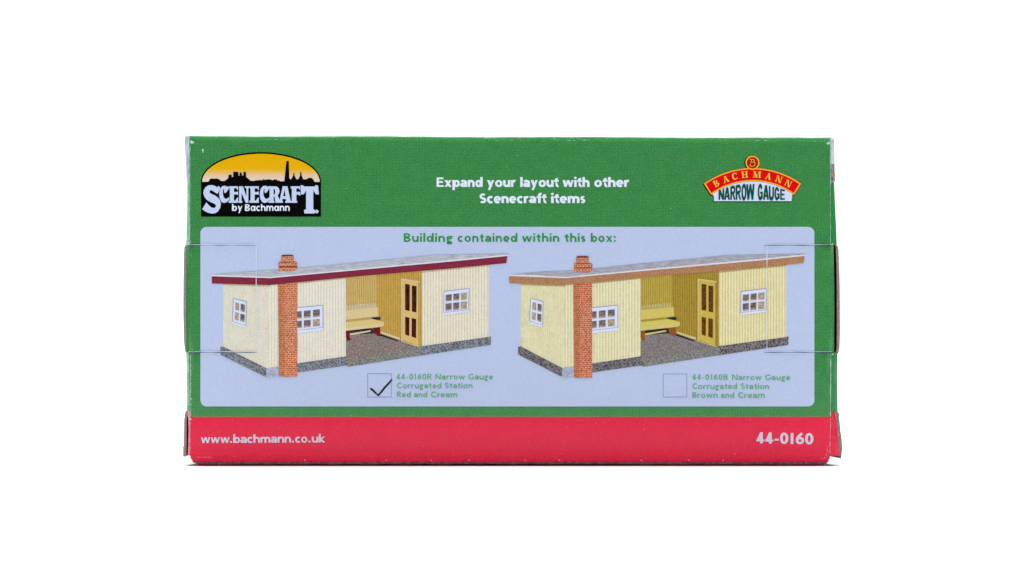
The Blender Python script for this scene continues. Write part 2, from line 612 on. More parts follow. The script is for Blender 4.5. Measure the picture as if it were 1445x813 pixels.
def word(mb, txt, x0, x1, base, cap, w, X=0.70, layer=3.0, gap=0.13, base2=None):
    """one word set from x0 to x1 on its base line, letter spacing fitted"""
    gl = [glyph(c, w, X) for c in txt]
    nat = sum(g[0] for g in gl) * cap
    n = len(txt)
    if n > 1:
        sp = gap * cap
        sx = (x1 - x0 - sp * (n - 1)) / nat
        sx = min(1.25, max(0.80, sx))
        sp = (x1 - x0 - nat * sx) / (n - 1)
    else:
        sx, sp = (x1 - x0) / nat, 0
    base2 = base if base2 is None else base2
    x = x0
    for (W, polys) in gl:
        for pg in polys:
            q = []
            for (px, py) in pg:
                xx = x + px * cap * sx
                bb = base + (base2 - base) * (xx - x0) / max(1e-6, x1 - x0)
                q.append((xx, bb - py * cap))
            mb.poly(q, layer)
        x += W * cap * sx + sp


def text(name, words, mat, parent, **kw):
    mb = MB()
    for a in words:
        word(mb, *a, **kw) if not isinstance(a[-1], dict) else word(mb, *a[:-1], **{**kw, **a[-1]})
    return mb.build(name, mat, parent)


# ------------------------------------------------------------------ the carton
carton = bpy.data.objects.new('model_kit_carton', None)
C.objects.link(carton)
carton.location = (0, 0, 0)
carton['label'] = 'worn green and red cardboard carton printed with two station buildings, standing upright on white'
carton['category'] = 'box'


def top_y(x):
    return 191.4 + (x - 267) / 905.0 * 2.6 + 0.35 * math.sin(x * 0.021) + 0.25 * math.sin(x * 0.11 + 1)


def top_fold(t):
    """profile of the soft top fold: rise and depth for t from 0 to 1"""
    if t < 0.6:
        return 6.0 * t / 0.6, 2.9 * (t / 0.6) ** 1.15
    a = (t - 0.6) / 0.4 * PI / 2
    return 6.0 + 1.4 * math.sin(a), 2.9 + 4.4 * (1 - math.cos(a))


def lerp(a, b, t):
    return a + (b - a) * t


def left_x(y):
    pts = [(180, 267.2), (200, 267), (330, 267), (345.9, 266.4), (346.3, 263.4), (420, 262.6), (497, 262.8), (497.4, 266.6), (560, 267.4),
           (590, 268), (640, 267), (648, 269.5), (652, 273)]
    return interp(pts, y)


def right_x(y):
    pts = [(180, 1171.2), (200, 1172), (345.9, 1173), (346.3, 1176.4), (420, 1177.6), (497, 1177.2), (497.4, 1173.6),
           (590, 1172.6), (640, 1172), (648, 1170.6), (652, 1168)]
    return interp(pts, y)


def interp(pts, y):
    if y <= pts[0][0]:
        return pts[0][1]
    for (a, b), (c, d) in zip(pts, pts[1:]):
        if y <= c:
            return lerp(b, d, (y - a) / (c - a))
    return pts[-1][1]


FX = [0, 0.0015, 0.003, 0.0045, 0.006, 0.0075, 0.009] + [i / 60 for i in range(1, 60)] + [0.991, 0.9925, 0.994, 0.9955, 0.997, 0.9985, 1]


def front_row(y, dtop=None):
    xl, xr = left_x(y), right_x(y)
    row = []
    for f in FX:
        x = lerp(xl, xr, f)
        xx = min(max(x, 265.6), 1174.4)
        if dtop is not None:
            hh, dd = top_fold(dtop)
            row.append(R(x, top_y(x) + 7.4 - hh, face_depth(xx, 300) + dd))
        else:
            row.append(R(x, max(y, top_y(x) + 7.4) if y < 203 else y, face_depth(xx, y)))
    return row


mb = MB()
rows = [front_row(195, 1 - i / 9) for i in range(9)]
rows += [front_row(y) for y in (201.5, 210, 225, 250, 275, 300, 325, 345.9, 346.3, 380, 420, 460, 497, 497.4, 530, 560, 585, 588.3)]
mb.grid(rows[::-1])
front = mb.build('front_panel', M['green'], carton, True)

mb = MB()
rows = [front_row(y) for y in (588.3, 592, 600, 606, 612, 618, 624, 630, 636, 641, 644, 646, 648, 649.5, 650.6, 651.3, 651.6)]
mb.grid(rows[::-1])
red = mb.build('red_band', M['red'], carton, True)

# shell behind the front: top, sides, bottom and back boards (one folded sheet)
DB = 340.0
mb = MB()
xs = [267 + 905 * i / 30 for i in range(31)]
mb.grid([[R(x, top_y(x), 7.2) for x in xs], [R(x, top_y(x) - 0.8, 60) for x in xs], [R(x, top_y(x) - 0.4, 200) for x in xs], [R(x, top_y(x) + 1, DB) for x in xs]])
ys = [194, 260, 345, 420, 498, 560, 600, 648]
mb.grid([[R(268.5, y, 3.2) for y in ys], [R(268.5, y, 60) for y in ys], [R(268.5, y, DB) for y in ys]])
mb.grid([[R(1171.0, y, 3.2) for y in ys], [R(1171.0, y, 60) for y in ys], [R(1171.0, y, DB) for y in ys]])
mb.grid([[R(x, 192.5, DB) for x in (267, 1172)], [R(x, 657.6, DB) for x in (267, 1172)]])
mb.build('side_panel', M['body'], carton, True)
mb = MB()
mb.grid([[R(x, 655.6, 26) for x in (276, 720, 1166)], [R(x, 657.9, 40) for x in (276, 720, 1166)], [R(x, 657.9, DB) for x in (276, 720, 1166)]])
mb.build('bottom_panel', M['card_edge'], carton)

# board edge seen under the red band (bottom closing flap, a little loose)
mb = MB()
bx = [271.5, 274, 278, 286, 300] + [300 + 860 * i / 60 for i in range(1, 60)] + [1160, 1164.5, 1167.5, 1169]


def lowy(x):
    base = 655.6 - 0.5 * math.sin((x - 270) / 900 * PI) * (1 if x < 900 else 0.4) + 0.18 * math.sin(x * 0.31) + 0.15 * math.sin(x * 0.12 + 2)
    if x < 286:
        base -= (286 - x) ** 2 * 0.018
    if x > 1160:
        base -= (x - 1160) ** 2 * 0.05
    return base


mb.grid([[Q(x, lowy(x), 9) for x in bx], [Q(x, lowy(x) - 0.6, 6) for x in bx], [Q(x, 650.5 if 286 < x < 1160 else 649, 6.2) for x in bx]])
mb.grid([[Q(x, lowy(x) + 0.1, 30) for x in bx], [Q(x, lowy(x), 9) for x in bx]])
mb.build('bottom_board_edge', M['pink_edge'], carton, False)
for (x0, x1, y0, y1) in ((279, 307, 655.3, 657.7), (1118, 1160, 655.2, 657.6)):
    mb = MB()
    n = 8
    xs = [lerp(x0, x1, i / n) for i in range(n + 1)]
    lo = [lerp(y0 + 1.2, y1, min(1, i / 3)) if x0 < 500 else lerp(y1, y0 + 1.0, max(0, i / n - .7) * 3.3) for i in range(n + 1)]
    mb.grid([[Q(x, b, 34) for x, b in zip(xs, lo)], [Q(x, b, 12) for x, b in zip(xs, lo)], [Q(x, y0 - 0.5, 11) for x in xs]])
    mb.build('bottom_flap', M['flap_red'], carton)


# side strips: each row is y, inner x, inner depth, outer x, outer depth (outline units)
def strip(name, rows, mat, back=120, backx=None, smooth=False):
    mb = MB()
    backx = backx or (270 if rows[0][1] < 700 else 1169)
    mb.grid([[Q(r[1], r[0], r[2]), Q(lerp(r[1], r[3], 0.6), r[0], lerp(r[2], r[4], 0.35)), Q(r[3], r[0], r[4]), R(backx, r[0], back)] for r in rows])
    return mb.build(name, mat, carton, smooth)


# left side
strip('tape_edge', [(191.8, 267.4, 4, 262.4, 12), (193.5, 267.2, 3.4, 260.5, 16), (205, 267.2, 3.2, 260.4, 16), (218, 267.3, 3.2, 261.4, 15), (228, 267.2, 3.2, 262, 14),
                    (240, 267.3, 3.2, 262.4, 14), (252, 267.3, 3.2, 263, 13), (256, 267.3, 3.2, 263.4, 13), (258.5, 267.3, 3.2, 264.8, 10)], M['tape'])
strip('side_flap', [(257, 267.5, 3.2, 264.2, 9), (290, 267.5, 3.2, 264.0, 9), (320, 267.5, 3.2, 263.4, 10), (345.8, 267.2, 3.2, 262.6, 10)], M['worn_green'])
strip('tuck_tab_edge', [(346, 263.8, 2.2, 261.0, 7), (350, 263.4, 2.2, 260.0, 9), (360, 263.2, 2.2, 259.4, 10), (400, 262.9, 2.2, 258.8, 10), (440, 262.7, 2.2, 258.6, 10),
                        (480, 262.8, 2.2, 259.4, 10), (488, 262.9, 2.2, 260.2, 9), (497, 263, 2.2, 261.4, 7)], M['card_grey'])
strip('side_flap', [(497.2, 267.4, 3.2, 262.6, 10), (520, 267.8, 3.2, 263.4, 9), (560, 268.2, 3.2, 263.6, 9), (579, 268.6, 3.2, 263.4, 9)], M['worn_green'])
strip('dust_flap', [(579.5, 264.6, 9, 262.6, 10), (583, 264, 9, 261, 12), (592, 263.6, 9, 259.8, 14), (610, 263.4, 9, 259.4, 15), (629, 263.2, 9, 259.2, 15), (630, 263.2, 9, 258.3, 16), (644.4, 262.8, 9, 258.4, 16)], M['card_edge'])
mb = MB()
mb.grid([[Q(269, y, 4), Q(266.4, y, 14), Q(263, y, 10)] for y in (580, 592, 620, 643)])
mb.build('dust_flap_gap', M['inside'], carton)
strip('red_side_edge', [(579.5, 268.6, 3.3, 264.6, 8.6), (586, 268.6, 3.3, 264.4, 9), (591, 268.3, 3.3, 265.6, 9), (610, 268, 3.3, 266, 9), (630, 267.8, 3.3, 265.4, 9), (643, 268, 3.3, 265, 9)], M['worn_pink'])

# right side
strip('tape_edge', [(193.2, 1171, 4, 1173, 9), (196, 1171.4, 3.4, 1176.4, 14), (199, 1171.6, 3.2, 1177.6, 16), (215, 1171.7, 3.2, 1177.7, 15), (232, 1171.9, 3.2, 1177.9, 14)], M['tape'])
strip('tape_edge', [(232, 1172, 3.2, 1177.9, 14), (243, 1172, 3.2, 1178, 14), (245, 1172, 3.2, 1178.4, 14), (256, 1172, 3.2, 1178.3, 14), (259.5, 1172, 3.2, 1175.6, 8)], M['tape_brown'])
strip('side_flap', [(258, 1171.8, 3.2, 1177.2, 10), (280, 1172, 3.2, 1178.2, 11), (310, 1172.2, 3.2, 1179.4, 11), (330, 1172.4, 3.2, 1180.4, 11), (345.8, 1172.6, 3.2, 1180.8, 11)], M['body'])
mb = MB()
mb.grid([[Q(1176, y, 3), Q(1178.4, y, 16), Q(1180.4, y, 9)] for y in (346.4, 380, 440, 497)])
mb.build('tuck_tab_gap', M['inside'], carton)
strip('tuck_tab_edge', [(345.5, 1178.2, 7, 1180.6, 9), (347, 1179, 7, 1182.2, 10), (352, 1179.6, 7, 1183.4, 10), (390, 1180.6, 7, 1184.8, 10), (430, 1181, 7, 1185.4, 10), (470, 1181, 7, 1185.4, 10),
                        (490, 1180.6, 7, 1184.8, 10), (497, 1179.6, 7, 1183.6, 9), (500, 1179, 6, 1181.6, 8)], M['card_edge'])
strip('side_flap', [(497.2, 1173, 3.2, 1181.6, 10), (510, 1172.8, 3.2, 1181.8, 10), (540, 1172.6, 3.2, 1181.6, 11), (570, 1172.2, 3.2, 1182, 11), (581.5, 1172.2, 3.2, 1182.2, 11)], M['body'])
strip('dust_flap', [(582, 1172.4, 3.4, 1178, 7), (588, 1172.4, 3.4, 1179.4, 8), (605, 1172.3, 3.6, 1181, 9), (625, 1172, 3.6, 1183, 10), (643.6, 1171.6, 4, 1184.6, 11)], M['red'])
strip('dust_flap_edge', [(580.5, 1176.5, 6.8, 1182, 9), (583, 1177.6, 6.8, 1184, 9), (590, 1179.2, 7.8, 1184.4, 9.6), (605, 1180.8, 8.8, 1185.8, 10), (612, 1181.4, 8.8, 1186.8, 10.4),
                         (620, 1182.4, 9.4, 1187.8, 11), (632, 1183.4, 10, 1188.6, 11), (644, 1184.4, 10.6, 1187.4, 11.4), (647, 1184.8, 10.6, 1186.6, 11.4)], M['card_edge'])

# torn bright lines along folds and scuffs
mb = MB()


def wob(x0, y0, x1, y1, w, n=30, a=0.35, layer=1.2):
    pts = [(lerp(x0, x1, i / n) + random.uniform(-a, a) * (abs(y1 - y0) > abs(x1 - x0)), lerp(y0, y1, i / n) + random.uniform(-a, a) * (abs(x1 - x0) > abs(y1 - y0))) for i in range(n + 1)]
    ws = [w * random.uniform(0.25, 1.25) for _ in pts]
    ws[0] = ws[-1] = 0.1
    mb.poly(ribbon(pts, ws), layer)


wob(1171.6, 205, 1172.2, 345, 0.5)
wob(1172.6, 499, 1172.0, 588, 0.9)
wob(267.8, 205, 267.8, 345, 0.8)
wob(268.6, 500, 268.9, 588, 0.9)
for cx, cy, r in ((268.6, 592, 1.8), (269.5, 563, 1.1), (269.4, 571, 1.0), (1170.3, 497, 2.0), (265.5, 343.4, 1.6), (1175.5, 500, 1.4), (1175, 344.4, 1.3), (268.2, 341.8, 1.2), (271, 494, 0.8), (276, 495, 0.7), (281, 494.6, 0.6)):
    mb.poly([(cx + r * random.uniform(0.5, 1.2) * math.cos(k * 0.7), cy + r * random.uniform(0.5, 1.1) * math.sin(k * 0.7)) for k in range(9)], 1.4)
mb.poly([(268, 198.6), (270.5, 198.2), (274.2, 200.6), (273.4, 202.4), (269.5, 202.8), (267.8, 200.8)], 1.5)
mb.poly([(284.8, 210.2), (287.2, 210.6), (287.4, 213), (286.4, 216.4), (285.6, 213.8)], 1.5)
mb.poly([(1165.8, 203), (1168, 200.6), (1171.2, 199.8), (1171, 203.6), (1168.4, 204)], 1.5)
for i in range(14):
    x, y = random.uniform(290, 1150), random.choice((random.uniform(196, 318), random.uniform(196, 318), random.uniform(575, 588)))
    if 455 < x < 990 or y < 212:
        r = random.uniform(0.3, 0.6)
        mb.poly(circle(x, y, r, 7), 1.5)
mb.build('scuff', M['worn'], front)['kind'] = 'stuff'

mb = MB()
wob(1172.2, 590, 1171.4, 640, 0.9)
wob(1168.8, 628, 1165.6, 645, 0.7)
wob(268.3, 590, 268.0, 640, 0.8)
wob(276, 645, 300, 645.6, 0.6, 12)
wob(1158, 647, 1168, 646.2, 0.9, 8)
for i in range(34):
    x, y = random.uniform(275, 1165), random.uniform(592, 640)
    l, a = random.uniform(0.6, 3.2), random.uniform(0.4, 2.6)
    mb.poly(ribbon([(x, y), (x + l * 0.5 * math.cos(a) + 0.3, y + l * 0.5 * math.sin(a)), (x + l * math.cos(a), y + l * math.sin(a))], [0.15, random.uniform(0.35, 0.7), 0.12]), 1.5)
for x in (661.5, 740.8, 789, 608, 905, 972, 545, 1020, 430):
    mb.poly([(x - 1.2, 650.2), (x, 648.6), (x + 1.4, 649.6), (x + 1, 650.6)], 1.5)
mb.build('scuff', M['worn_pink'], red)['kind'] = 'stuff'

# worn light streaks on the rounded top edge
mb = MB()
for i in range(46):
    x = random.choice((random.uniform(275, 1165), random.uniform(680, 860), random.uniform(1030, 1165)))
    w = random.uniform(1.0, 9.0)
    t = random.uniform(0.15, 0.62)
    hh = random.uniform(0.015, 0.05)
    for k in range(1):
        pts = []
        for (xx, tt) in ((x, t), (x + w * 0.4, t + hh), (x + w, t + hh * 0.2), (x + w * 0.5, t - hh)):
            hh_, dd_ = top_fold(tt * 0.95)
            v = R(xx, top_y(xx) + 7.4 - hh_, dd_)
            v.y -= 0.00006
            v.z += 0.00004
            pts.append(v)
        mb.face(pts)
mb.build('edge_scuff', M['worn_green'], front)['kind'] = 'stuff'

# ------------------------------------------------------------------ pale printed panel
mb = MB()
mb.poly(round_rect(282.8, 320.2, 1149.2, 573.6, 9), 1.0)
panel = mb.build('pale_panel', M['lilac'], carton)

text('heading_lettering', [('Building', 569.7, 638.8, 341.4), ('contained', 645.8, 730.0, 341.4), ('within', 736.8, 789.2, 341.4),
                           ('this', 796.7, 826.2, 341.4), ('box:', 833.7, 869.0, 341.4)], M['head_green'], panel, cap=12.0, w=0.20, X=0.68, layer=3.0, gap=0.16)
text('caption_lettering', [('44-0160R', 559.3, 609.6, 535.6), ('Narrow', 614.2, 656.2, 535.6), ('Gauge', 660.8, 695.6, 535.6),
                           ('Corrugated', 559.8, 623.1, 548.1), ('Station', 627.5, 666.8, 548.1),
                           ('Red', 560.0, 579.7, 560.7), ('and', 584.2, 603.0, 560.7), ('Cream', 608.0, 645.2, 560.7)], M['cap_green'], panel, cap=8.0, w=0.19, X=0.68, layer=3.0, gap=0.14)
text('caption_lettering', [('44-0160B', 976.8, 1027.3, 536.2), ('Narrow', 1032.9, 1074.9, 536.4), ('Gauge', 1079.6, 1115.0, 536.6),
                           ('Corrugated', 976.8, 1040.2, 549.0), ('Station', 1045.3, 1085.3, 549.2),
                           ('Brown', 976.8, 1012.8, 561.5), ('and', 1017.3, 1036.2, 561.6), ('Cream', 1041.2, 1079.2, 561.7)], M['cap_green'], panel, cap=8.0, w=0.19, X=0.68, layer=3.0, gap=0.14)


def tick_box(x0, y0, x1, y1):
    mb = MB()
    q = 0.95
    for r in (rect(x0, y0, x1, y0 + q), rect(x0, y1 - q, x1, y1), rect(x0, y0 + q, x0 + q, y1 - q), rect(x1 - q, y0 + q, x1, y1 - q)):
        mb.poly(r, 3.0)
    return mb.build('tick_box', M['line'], panel)


tick_box(518.3, 526.9, 552.7, 560.8)
tick_box(935.4, 527.3, 969.6, 560.9)
mb = MB()
pts = spline([(522.4, 548.0), (526.2, 550.8), (530.6, 555.0), (534.4, 558.3)], 4)
mb.poly(ribbon(pts, [1.6, 2.6, 2.9, 2.9, 2.9, 2.8, 2.7, 2.6, 2.5, 2.4, 2.3, 2.2, 2.0][:len(pts)]), 5.0)
pts = spline([(533.4, 558.9), (538.0, 553.2), (543.0, 547.0), (548.6, 540.9), (553.3, 535.4)], 4)
mb.poly(ribbon(pts, [2.0 + 0.7 * math.sin(i / (len(pts) - 1) * PI) for i in range(len(pts))]), 5.2)
mb.build('ink_tick', M['marker'], panel)
mb = MB()
mb.poly([(530.9, 554.4), (531.9, 554.0), (532.6, 555.4), (531.8, 556.0)], 6.5)  # pale fleck painted on the tick as a glint
mb.build('ink_tick_glint', M['line'], panel)

# tuck tab cuts in the front board: a raised pale lip with a dark slit beside it
for (xa, xb, xe) in ((266.0, 362.4, 361.6), (1174.0, 1078.4, 1083.2)):
    n = 24
    mb = MB()
    for y, s in ((345.9, 1), (496.8, 1)):
        hi = [(lerp(xa, xb, i / n), y + 0.25 * math.sin(i * 0.9) - 0.55 * s) for i in range(n + 1)]
        lo = [(p[0], p[1] + 1.15 * s) for p in hi]
        w_hi = 1.0 if xa < 700 else 0.7
        mb.poly(ribbon(hi, [w_hi * (0.8 + 0.2 * math.sin(i)) for i in range(n + 1)]), 13.0)
        dark = (y > 400) or xa > 700
        mc = MB()
        mc.poly(ribbon(lo, [(1.15 if dark else 0.7) * (0.85 + 0.3 * math.sin(i * 0.7)) for i in range(n + 1)]), 12.0)
        mc.build('tab_cut', M['crease_lo'], front)
    vx = [(lerp(xb, xe, 0.8) if xa > 700 else xe, lerp(346.5, 496.0, i / n)) for i in range(n + 1)]
    mb.poly(ribbon(vx, [1.2 * (0.75 + 0.35 * math.sin(i * 0.8)) for i in range(n + 1)]), 13.0)
    mb.build('tab_fold', M['crease_hi'], front)


# ------------------------------------------------------------------ two printed station pictures
def station(K, warpx, warpy, name):
    W = lambda x, y: (warpx(x, y), warpy(x, y))

    def part(nm, mat, shapes, parent, layer):
        for s in shapes:
            mb = MB()
            mb.poly(s, layer, 0, W)
            o = mb.build(nm, mat, parent)
        return o

    # painted walls: the picture itself
    mb = MB()
    mb.poly([(315.2, 398), (381, 399), (379.2, 520.4), (377, 520.6), (314.6, 491)], 2.0, 0, W)
    mb.poly([(380.4, 399), (393.5, 398), (393.5, 518), (377, 520.2)], 2.1, 1, W)
    mb.poly([(418.5, 398), (488.0, 389), (488.0, 504.6), (418.5, 514.2)], 2.1, 1, W)
    mb.poly([(487.9, 389), (531.2, 385), (531.2, 471.5), (487.9, 480)], 2.0, 2, W)
    mb.poly([(531.0, 385), (595.8, 379), (595.8, 489.2), (537.4, 471.8), (531.0, 470)], 2.1, 3, W)
    mb.poly([(595.6, 378), (689.5, 371), (689.4, 476.4), (595.6, 489.0)], 2.2, 4, W)
    mb.poly([(595.6, 380), (689.5, 372), (689.5, 375.6), (640, 380.4), (595.6, 385.0)], 3.2, 5, W)
    mb.poly([(418.5, 397), (488.0, 390), (488.0, 393.4), (418.5, 400.8)], 3.2, 5, W)
    mb.poly([(315.2, 399), (381, 400), (381, 404.6), (315.2, 402.6)], 3.2, 5, W)
    root = mb.build(name, [K['end'], K['front'], K['back'], K['side'], K['right'], K['eave']], carton)

    part('printed_floor', K['floor'], [[(488.0, 480), (498.5, 471.2), (529, 469), (537.4, 471.2), (594.8, 488.8), (596, 492.5), (491.0, 510.5), (488, 506)]], root, 3.0)
    part('printed_platform_edge', M['platform'], [[(490.0, 508.6), (596.0, 490.2), (596.0, 501.4), (490.0, 518.0)]], root, 4.0)
    part('printed_plinth', K['plinth'], [
        [(311, 490.2), (314.8, 489.2), (376.2, 519.8), (375.8, 532.4), (311, 500.6)],
        [(417, 513.2), (488.4, 503.0), (490.6, 503.0), (490.6, 515.6), (417, 526.0)],
        [(595.4, 488.6), (689.4, 475.6), (692.6, 474.6), (692.4, 486.8), (595.4, 501.6)]], root, 5.0)
    part('printed_plinth_corner', M['plinth_pale'], [[(376.0, 519.8), (392.8, 517.2), (392.8, 530.6), (375.6, 532.6)]], root, 5.4)
    # skirting shade where walls meet the floor, and the porch trims
    part('printed_dark_gap', M['dark_gap'], [
        [(488, 466), (521, 462), (530, 466), (537, 471.2), (562, 480.5), (561.4, 482.0), (535, 473.5), (527.6, 470.6), (499, 471.8), (488, 477)],
        [(524.5, 448.4), (537, 447.4), (537, 451.6), (525, 451.4)]], root, 4.4)
    part('printed_skirting', K['trim'], [
        [(488, 471.6), (523, 466.0), (523, 468.0), (488, 474.4)],
        [(537.6, 467.6), (564.0, 476.4), (564.0, 479.6), (537.6, 470.6)],
        ], root, 4.8)
    part('printed_rail', K['eave'], [[(488, 431.2), (529, 426.6), (532, 432.6), (532, 433.8), (488, 436.6)]], root, 4.8)
    # bench
    bench = part('printed_bench', K['bench'], [
        [(488.0, 437.2), (533.4, 433.4), (533.8, 446.2), (488.0, 451.4)]], root, 6.0)
    bench2 = part('printed_bench_seat', K['seat'], [
        [(488.0, 454.6), (526, 450.2), (540.6, 453.8), (542.2, 456.0), (541.6, 459.8), (539, 461.0), (488.0, 466.8)]], root, 6.6)
    part('printed_bench_edge', K['trim'], [[(488.0, 462.4), (539, 457.4), (541.6, 457.6), (541.2, 459.8), (538.8, 461.2), (488.0, 466.9)]], root, 7.0)
    part('printed_bench_leg', K['leg'], [
        [(488.4, 466.4), (494.0, 465.8), (493.6, 475.0), (494.4, 480.6), (489.4, 480.6), (488.2, 473)],
        [(526.0, 462.4), (536.4, 461.2), (536.4, 474.4), (532.2, 474.0), (531.4, 471.0), (527.4, 470.4)]], root, 6.2)
    # door
    part('printed_door', K['door'], [
        [(568.2, 394.4), (590.4, 397.6), (590.4, 488.0), (568.2, 480.6)]], root, 6.0)
    part('printed_door_frame', K['trim'], [
        [(566.2, 393.0), (592.6, 396.8), (592.4, 398.6), (568.0, 395.0), (568.0, 481.6), (592.2, 488.6), (592.2, 490.0), (566.2, 482.0)]], root, 6.6)
    mb = MB()
    for pg in ([(571.6, 400.6), (578.3, 401.6), (578.2, 438.9), (571.8, 437.6)], [(581.2, 403.0), (587.9, 404.0), (587.6, 441.0), (581.3, 439.6)],
               [(571.8, 447.0), (577.8, 448.4), (577.5, 474.3), (571.9, 472.2)], [(581.1, 448.8), (587.4, 450.4), (587.2, 477.4), (580.9, 475.0)]):
        mb.poly(pg, 7.2, 0, W)
    mb.poly(circle(571.0, 442.2, 1.1, 10), 7.4, 1, W)
    mb.build('printed_door_pane', [K['dpane'], K['trim']], root)

    # windows: white frame with its panes, the bars left between them
    def window(quad, sill, cols, rws, lights, dim=0.9):
        (ax, ay), (bx, by), (cx, cy), (dx, dy) = quad
        mb = MB()

        def uv(u, v):
            return (lerp(lerp(ax, bx, u), lerp(dx, cx, u), v), lerp(lerp(ay, by, u), lerp(dy, cy, u), v))
        out = [(ax - dim, ay - dim), (bx + dim, by - dim), (cx + dim, cy), (dx - dim, dy)]
        mb.poly(out, 6.0, 3, W)
        mb.poly(quad, 6.2, 0, W)
        if sill:
            mb.poly(sill, 6.4, 0, W)
            mb.poly([(sill[0][0], sill[0][1] - 0.35), (sill[1][0], sill[1][1] - 0.35), (sill[1][0], sill[1][1] + 0.35), (sill[0][0], sill[0][1] + 0.35)], 6.6, 3, W)
        k = 0
        for (v0, v1) in rws:
            for (u0, u1) in cols:
                mb.poly([uv(u0, v0), uv(u1, v0), uv(u1, v1), uv(u0, v1)], 7.0, 2 if k in lights else 1, W)
                if k not in lights:
                    vm = lerp(v0, v1, 0.74)
                    mb.poly([uv(lerp(u0, u1, .1), vm), uv(u1, lerp(vm, v1, .4)), uv(u1, v1), uv(u0, v1)], 7.2, 2, W)
                k += 1
        return mb.build('printed_window', [M['frame'], M['pane'], M['pane_light'], M['frame_dim']], root)

    window([(330.0, 421.8), (347.2, 426.6), (346.4, 458.6), (328.6, 453.6)], [(327.4, 453.8), (346.6, 459.0), (346.2, 462.2), (327.2, 456.8)],
           ((0.14, 0.46), (0.58, 0.92)), ((0.13, 0.46), (0.56, 0.90)), (0, 2))
    window([(417.0, 435.2), (455.2, 431.4), (455.2, 462.6), (417.0, 466.8)], [(417.0, 466.6), (456.4, 462.0), (456.4, 466.0), (417.0, 470.6)],
           ((0.05, 0.23), (0.31, 0.56), (0.645, 0.90)), ((0.15, 0.48), (0.58, 0.90)), (5,))
    window([(627.0, 412.0), (661.4, 407.8), (660.8, 437.6), (626.6, 441.4)], [(625.8, 441.2), (662.0, 437.0), (662.0, 440.2), (625.8, 444.6)],
           ((0.06, 0.31), (0.375, 0.62), (0.685, 0.94)), ((0.15, 0.48), (0.575, 0.93)), (2, 5))

    # roof sheet, its bright front edge, the painted fascia board
    part('printed_roof', K['roof'], [[(296.6, 388.0), (345, 383.8), (396, 380.2), (470, 374.0), (540, 367.0), (612, 359.8), (690, 358.6), (717.8, 358.0), (717.6, 361.4),
                                      (640, 368.6), (510, 380.6), (381, 392.6), (299, 390.0)]], root, 6.0)
    part('printed_roof_edge', M['edge_white'], [[(297, 387.6), (340, 389.2), (381, 390.8), (510, 378.6), (640, 366.6), (718, 359.2), (717.6, 361.6), (640, 369.2), (510, 381.0), (381, 393.0), (298.6, 390.2)]], root, 6.6)
    part('printed_fascia', K['fascia'], [[(298.8, 389.9), (381.0, 392.6), (510, 380.7), (640, 368.8), (716.0, 361.3), (714.6, 371.4), (640, 378.6), (510, 389.6), (381, 402.4), (299.2, 400.2)]], root, 7.0)
    # chimney: shaft against the wall, pot above the roof
    mb = MB()
    mb.poly([(392.4, 401.4), (402.2, 400.4), (402.2, 531.6), (393.6, 531.4)], 8.0, 1, W)
    mb.poly([(402.0, 400.4), (419.4, 398.8), (419.4, 531.4), (402.0, 531.8)], 8.1, 0, W)
    mb.poly([(393.0, 371.6), (394.6, 369.2), (418.0, 369.2), (419.8, 371.8), (419.2, 380.8), (412, 383.0), (393.4, 382.4)], 8.0, 0, W)
    mb.poly([(396.8, 361.6), (398.6, 359.8), (412.4, 359.6), (414.6, 361.4), (414.8, 370.2), (396.6, 370.2)], 8.2, 0, W)
    mb.poly([(398.0, 360.0), (412.6, 359.8), (414.0, 361.6), (397.2, 362.2)], 8.5, 2, W)
    mb.poly([(394.0, 376.0), (419.0, 375.6), (419.0, 376.8), (394.0, 377.2)], 8.6, 2, W)
    mb.poly([(396.6, 369.6), (415.0, 369.6), (415.0, 370.6), (396.6, 370.8)], 8.7, 2, W)
    mb.build('printed_chimney', [K['b1'], K['b2'], ink('chimney_shade_print', (112, 54, 30), 0.3)], root)
    return root


station(CREAM, lambda x, y: x, lambda x, y: y, 'printed_station')
WX = [(296, 419.6), (315, 420), (380, 417.2), (392, 416.6), (420, 416.2), (488, 416.0), (540, 417.6), (596, 418.8), (690, 420), (718, 419.2)]
station(BROWN, lambda x, y: x + interp(WX, x), lambda x, y: y + (1.6 if (392 < x < 420 and (y < 384 or y > 528)) else -0.4 if x < 381 else 0.0), 'printed_station')

